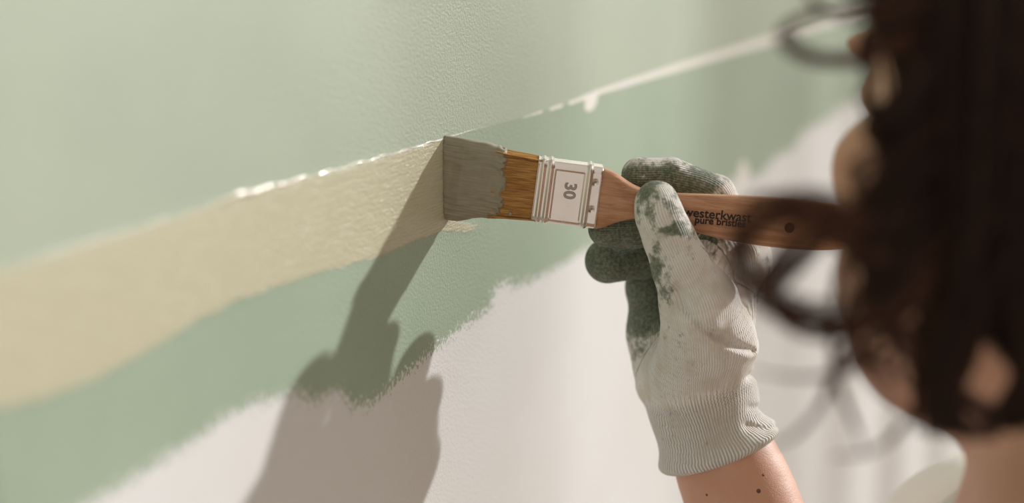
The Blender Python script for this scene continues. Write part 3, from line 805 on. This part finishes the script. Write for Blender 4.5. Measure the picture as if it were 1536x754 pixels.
# small brown moles on the forearm
MOLE = NT('mole', srgb(104, 62, 44), 0.6).m
from mathutils.bvhtree import BVHTree
bvh = BVHTree.FromPolygons(bv.tolist(), bf.tolist())
for px, py, r in ((1138, 736, .0011), (1145, 712, .0007), (1060, 742, .0006)):
    hit = bvh.ray_cast(Vector(CAM.tolist()), Vector((ray(px, py)).tolist()).normalized())
    if hit[0] is not None:
        V, Fq = disc(np.array(hit[0]), np.array(hit[1]) * (1 if Vector((ray(px, py)).tolist()).dot(hit[1]) < 0 else -1), r, 0.00018, dome=.8)
        o = mesh_obj('mole', V, Fq, MOLE); o.parent = body; o.matrix_parent_inverse = body.matrix_world.inverted()
# eyes
EYE = NT('eye_white', srgb(235, 232, 226), 0.2).m; IRIS = NT('iris', srgb(70, 46, 30), 0.15).m
for sg in (-1, 1):
    V, Fq = disc(hp(sg * .032, .001, .0965), hf, .0058, .0012, dome=.5)
    o = mesh_obj('iris', V, Fq, IRIS); o.parent = body; o.matrix_parent_inverse = body.matrix_world.inverted()

# white sleeveless top and trousers
TP = Field(lo, hi, 0.005, 0.03); torso(TP, g=0.006); TP.capsule(CH, CH + .50 * (LS - CH), .096, .082, .03); TP.capsule(CH + .5 * (LS - CH), NB - [0, 0, .05], .074, .058, .03)
g3 = TP.grid()
nbd = (g3[2] - (NB[2] + 0.045)).astype(np.float32) + 0 * g3[0] + 0 * g3[1]
TP.f = np.maximum(TP.f, nbd); TP.f = np.maximum(TP.f, (HI[2] - 0.02 - g3[2]).astype(np.float32) + 0 * TP.f)
TP.f -= (0.0022 * np.sin(g3[0] * 95 + 3 * np.sin(g3[2] * 9)) * np.sin(g3[2] * 14 + g3[1] * 40)).astype(np.float32)
tv, tf = TP.mesh()
tm = NT('white_cotton', srgb(234, 230, 225), 0.85, spec=0.2); tm.set(Normal=tm.bump(tm.noise(tm.coord(), 900, 2), 0.0004, 0.4))
o = adopt(mesh_obj('sleeveless_top', tv, tf, tm.m), person); o['label'] = 'white sleeveless cotton top'
TR = Field(lo, [hi[0], hi[1], HI[2] + .2], 0.008, 0.03); legs(TR, g=.012)
for q in (-.5, .5): TR.capsule(WA + q * .08 * lat, HI + q * .12 * lat, .074, .100, .03)
g3 = TR.grid(); TR.f = np.maximum(TR.f, (g3[2] - (HI[2] + .06)).astype(np.float32) + 0 * TR.f); TR.f = np.maximum(TR.f, (0.07 - g3[2]).astype(np.float32) + 0 * TR.f)
tv, tf = TR.mesh()
adopt(mesh_obj('trousers', tv, tf, NT('denim', srgb(70, 84, 108), 0.9).m), person)

# ------------------------------------------------------------------ hair
hm = NT('dark_brown_hair', rough=0.45, spec=0.2)
hn = hm.attr('tint')
HAIR = hm.set(Base_Color=hm.mix(hn, srgb(28, 19, 15), srgb(112, 72, 50)))
SC = Field(HC - .17, HC + .17, 0.004, 0.03)
SC.ellipsoid(hp(0, .020, -.018), (.080, .101, .093), HM, 0)
g3 = SC.grid(); q_ = [(g3[0] - HC[0]) * a[0] + (g3[1] - HC[1]) * a[1] + (g3[2] - HC[2]) * a[2] for a in (hs, hu, hf)]
facecut = (q_[2] - 0.035 - 0.75 * np.maximum(q_[1] - 0.02, 0)).astype(np.float32)
SC.f = np.maximum(SC.f, np.minimum(facecut, 1)); SC.f = np.maximum(SC.f, (-.075 - q_[1]).astype(np.float32))
sv, sf_ = SC.mesh()
HV, HF, HT = [sv], [sf_], [np.full(len(sv), 0.1)]
nacc = len(sv)
def strands(path, n, spread, taper=0.35, wav=0.0, rad=0.00022, pts=34, end_spread=1.0, tint=0.3, curl=1.0):
    """a lock: n hairs round a centre line (world points)"""
    global nacc
    c_ = smooth_path(path, pts); t = np.linspace(0, 1, pts)
    tg = np.gradient(c_, axis=0); tg /= np.linalg.norm(tg, axis=1)[:, None] + 1e-12
    ref = camdir(0, 0, 1.0); e1 = np.cross(tg, ref); e1 /= np.linalg.norm(e1, axis=1)[:, None] + 1e-9; e2 = np.cross(tg, e1)
    prof_ = (0.55 + 0.45 * np.sin(np.pi * np.clip(t * 1.1, 0, 1))) * (1 - taper * t) + (end_spread - 1) * t ** 2
    for i in range(n):
        a0 = rng.uniform(0, 6.283); r0 = spread * math.sqrt(rng.random()); tw = rng.normal(0, 1.6) * curl
        ph = rng.uniform(0, 6.283); fq = rng.uniform(1.5, 4)
        an = a0 + tw * t; rr0 = r0 * prof_ + wav * np.sin(fq * 6.283 * t + ph)
        p = c_ + (np.cos(an) * rr0)[:, None] * e1 + (np.sin(an) * rr0)[:, None] * e2
        m_ = pts if rng.random() < .6 else int(pts * rng.uniform(.7, 1)); p = p[:m_]
        w_r = rad * (1 - 0.6 * np.linspace(0, 1, m_) ** 2)
        ring = np.stack([p + (math.cos(q * 2.0944) * e1[:m_] + math.sin(q * 2.0944) * e2[:m_]) * w_r[:, None] for q in range(3)], 1)
        ids = np.arange(m_ * 3).reshape(m_, 3) + nacc
        f_ = np.stack([np.stack([ids[:-1, q], ids[:-1, (q + 1) % 3], ids[1:, (q + 1) % 3], ids[1:, q]], 1) for q in range(3)], 1).reshape(-1, 4)
        HV.append(ring.reshape(-1, 3)); HF.append(f_); HT.append(np.full(m_ * 3, np.clip(tint + rng.normal(0, .15), 0, 1))); nacc += m_ * 3
def L(*pts): return [P(*p) for p in pts]
def scalp(a_, e_):
    """point on the scalp: a_ round the head from the face (0) to her left (pi/2) and the back (pi), e_ down from the crown"""
    return hp(.086 * math.sin(e_) * math.sin(a_), .022 + .107 * math.cos(e_), -.018 + .098 * math.sin(e_) * math.cos(a_))
for i in range(150):     # the hair round the sides and the back of the head
    a_ = 1.25 + (i + rng.random()) / 150 * (2 * math.pi - 2.55); e0 = rng.uniform(.05, .5)
    q_ = [scalp(a_ + rng.uniform(-.2, .2), e0 + k * (1.75 - e0) / 4) for k in range(5)]
    out = q_[-1] - HC; out[2] = 0; out /= np.linalg.norm(out); per = np.cross(out, [0, 0, 1.0]); ph = rng.uniform(0, 6.28); am = rng.uniform(.004, .011)
    ln = rng.uniform(.10, .19)
    for k in range(1, 7): q_.append(q_[4] + np.array([0, 0, -ln * k / 6]) + out * (.006 + .012 * math.sin(k * .5)) + per * am * math.sin(k * 1.3 + ph) + out * am * math.cos(k * 1.3 + ph))
    if proj(q_[-1])[0] < 1560 or min(proj(p_)[0] for p_ in q_) < 1440: continue
    strands(q_, 22, rng.uniform(.005, .009), rad=.00036, tint=.28 * rng.random() ** 2, pts=34)
GA = np.array([(1325, -110, 240), (1335, 20, 252), (1365, 130, 256), (1345, 240, 255), (1375, 340, 256), (1415, 440, 258), (1395, 540, 262), (1400, 640, 262)], float)
GM = np.array([(1500, -130, 246), (1520, 20, 262), (1500, 160, 268), (1510, 300, 270), (1480, 400, 270), (1450, 480, 270), (1430, 570, 268), (1450, 650, 266)], float)
GB = np.array([(1720, -130, 215), (1760, 20, 235), (1750, 160, 245), (1740, 300, 250), (1700, 400, 255), (1650, 480, 258), (1620, 560, 262), (1600, 630, 262)], float)
for i in range(150):
    t_ = (i + rng.random()) / 150; dp = rng.uniform(-26, 2)
    g = GA + (GM - GA) * t_ * 2 if t_ < .5 else GM + (GB - GM) * (t_ - .5) * 2
    g = g.copy(); g[:, 2] += dp
    wv = rng.uniform(10, 42); ph = rng.uniform(0, 6.28) if rng.random() < .5 else 1.0
    g[:, 0] += wv * np.sin(np.arange(8) * 1.25 + ph) * np.linspace(.2, 1, 8); g[:, 1] += rng.uniform(-25, 12) * np.linspace(0, 1, 8)
    # leave the opening where the shoulder shows
    dx, dy = g[:, 0] - 1468, g[:, 1] - 572; rr2 = np.hypot(dx / 42, dy / 58); pk = rr2 < 1.5
    g[pk, 0] += np.where(dx[pk] >= 0, 1, -1) * (1.5 - rr2[pk]) * 42
    pts_ = [P(*q) for q in g]; rt = scalp(rng.uniform(-.5, 1.9), rng.uniform(.15, .5)); rt2 = (rt + pts_[0]) / 2; rt2 = HC + (rt2 - HC) * (.115 / max(.115, np.linalg.norm(rt2 - HC)) if np.linalg.norm(rt2 - HC) > .115 else .112 / np.linalg.norm(rt2 - HC))
    strands([rt, rt2] + pts_, 20, rng.uniform(.004, .008), rad=.00034, tint=.28 * rng.random() ** 2, pts=36)
# signature locks and flyaways
A = lambda path, n, sp, **k: strands(L(*path), int(n * 1.7), sp, **k)
A([(1420, 30, 250), (1340, 70, 262), (1300, 88, 268), (1240, 92, 272), (1192, 78, 274), (1172, 52, 274), (1200, 28, 270), (1250, 14, 266), (1300, 18, 262)], 34, .0022, tint=.5)
A([(1440, 10, 250), (1340, 60, 262), (1280, 84, 268), (1220, 84, 272), (1186, 62, 274), (1190, 38, 270), (1230, 24, 266)], 16, .0026, tint=.5)
A([(1440, -20, 250), (1340, 20, 262), (1270, 22, 268), (1225, 6, 272), (1205, -25, 274)], 26, .0026, tint=.4)
A([(1400, -20, 250), (1330, 6, 262), (1290, -4, 268), (1250, -30, 272)], 26, .004, tint=.3)
A([(1430, 90, 250), (1370, 140, 262), (1330, 175, 266), (1306, 160, 268), (1300, 140, 268)], 60, .005, tint=.1)
A([(1440, 60, 250), (1390, 110, 262), (1345, 165, 266), (1315, 190, 266), (1330, 215, 262), (1375, 220, 258)], 80, .006, tint=.1)
# towards the handle
A([(1450, 230, 255), (1390, 300, 262), (1320, 330, 266), (1250, 312, 270), (1190, 296, 272), (1135, 296, 272), (1118, 312, 270)], 26, .0024, tint=.4)
A([(1460, 260, 255), (1390, 320, 262), (1310, 345, 266), (1250, 332, 270), (1205, 340, 272), (1165, 385, 274), (1142, 425, 274), (1150, 455, 274), (1190, 478, 272), (1250, 490, 268), (1320, 478, 264), (1390, 440, 260)], 40, .0024, tint=.35)
A([(1460, 280, 255), (1380, 330, 262), (1290, 335, 266), (1230, 352, 270), (1180, 400, 272), (1150, 436, 274), (1172, 480, 274), (1220, 505, 272), (1290, 500, 268), (1360, 465, 262)], 30, .0024, tint=.4)
A([(1470, 300, 255), (1400, 370, 262), (1320, 385, 266), (1250, 360, 270), (1200, 330, 270), (1150, 318, 270)], 22, .0030, tint=.4)
A([(1440, 320, 255), (1400, 400, 262), (1340, 460, 266), (1280, 480, 268), (1225, 474, 270), (1175, 450, 272)], 34, .0035, tint=.3)
A([(1440, 360, 255), (1400, 430, 262), (1340, 490, 266), (1290, 535, 268), (1255, 560, 270), (1230, 610, 270), (1190, 655, 268), (1150, 668, 266)], 18, .0020, tint=.5)
A([(1420, 380, 255), (1360, 450, 262), (1290, 500, 268), (1256, 545, 270), (1262, 590, 270), (1285, 640, 270), (1296, 680, 268)], 22, .0018, tint=.5)
A([(1420, 420, 258), (1340, 520, 262), (1270, 555, 266), (1200, 566, 266), (1130, 556, 262)], 9, .0014, tint=.6)
A([(1400, 470, 258), (1390, 560, 262), (1360, 630, 264), (1310, 676, 264), (1250, 684, 262)], 8, .0014, tint=.6)
A([(1290, 360, 262), (1256, 420, 264), (1250, 480, 266), (1252, 560, 266), (1280, 640, 264)], 10, .0016, tint=.5)
A([(1400, 330, 250), (1345, 400, 262), (1310, 430, 264), (1340, 500, 264), (1345, 560, 262)], 14, .0030, tint=.4)
A([(1420, 300, 250), (1380, 400, 262), (1330, 460, 264), (1370, 520, 264), (1400, 600, 262)], 26, .004, tint=.3)
A([(1430, 420, 255), (1420, 500, 262), (1400, 570, 264), (1405, 645, 264)], 60, .006, tint=.2)
A([(1440, 430, 255), (1450, 520, 262), (1425, 580, 264), (1440, 640, 264), (1500, 650, 262)], 60, .006, tint=.2)
A([(1380, 180, 250), (1338, 250, 262), (1300, 320, 264), (1300, 400, 264), (1330, 420, 262)], 24, .004, tint=.25)
A([(1360, 200, 250), (1400, 300, 258), (1350, 370, 262), (1290, 390, 264), (1262, 350, 264)], 24, .004, tint=.25)
for i in range(14):      # loose waves falling over the cheek
    y0 = rng.uniform(150, 380); x1 = rng.uniform(1262, 1350); y1 = y0 + rng.uniform(90, 190); j = rng.uniform(-20, 20)
    A([(1450, y0 - 60, 255), (1400 + j, y0, 262), ((1400 + x1) / 2 + j, y0 + 55, 265), (x1, y1, 266), (x1 + 20 + j, y1 + 60, 266), (x1 + 80, y1 + 110, 262)],
      15, rng.uniform(.0025, .0055), tint=.12)
for i in range(6):       # a thin veil of hair over the end of the handle
    j = rng.uniform(-26, 26); k_ = rng.uniform(-30, 25)
    A([(1450, 250 + j, 255), (1380, 315 + j, 262), (1300, 335 + j, 266), (1220, 318 + j, 270), (1150 + k_, 335 + j, 272), (1118 + k_, 385 + j, 274), (1142 + k_, 440 + j, 272), (1215, 478 + j, 270), (1320, 470 + j, 264)],
      8, .0035, tint=.35)
A([(1440, 240, 255), (1370, 300, 262), (1310, 338, 266), (1250, 345, 268), (1215, 378, 270), (1170, 430, 272), (1146, 470, 272)], 34, .0036, tint=.25)
A([(1460, 330, 255), (1400, 400, 262), (1330, 458, 266), (1270, 490, 268), (1215, 480, 270), (1160, 452, 272), (1138, 420, 272)], 40, .0036, tint=.25)
A([(1420, 20, 250), (1350, 30, 262), (1300, 60, 266), (1306, 118, 268), (1290, 150, 268)], 40, .004, tint=.1)
hair = adopt(mesh_obj('hair', np.vstack(HV), np.vstack(HF), HAIR, attrs=dict(tint=np.concatenate(HT))), person)
hair['label'] = 'long dark brown wavy hair with loose curls'; hair['kind'] = 'stuff'
print('len forearm', np.linalg.norm(EL - fore_w[1][0]), 'upper', np.linalg.norm(EL - RS), 'shoulders', np.linalg.norm(LS - RS), 'hair verts', nacc, 'HC', HC, 'CH', CH)
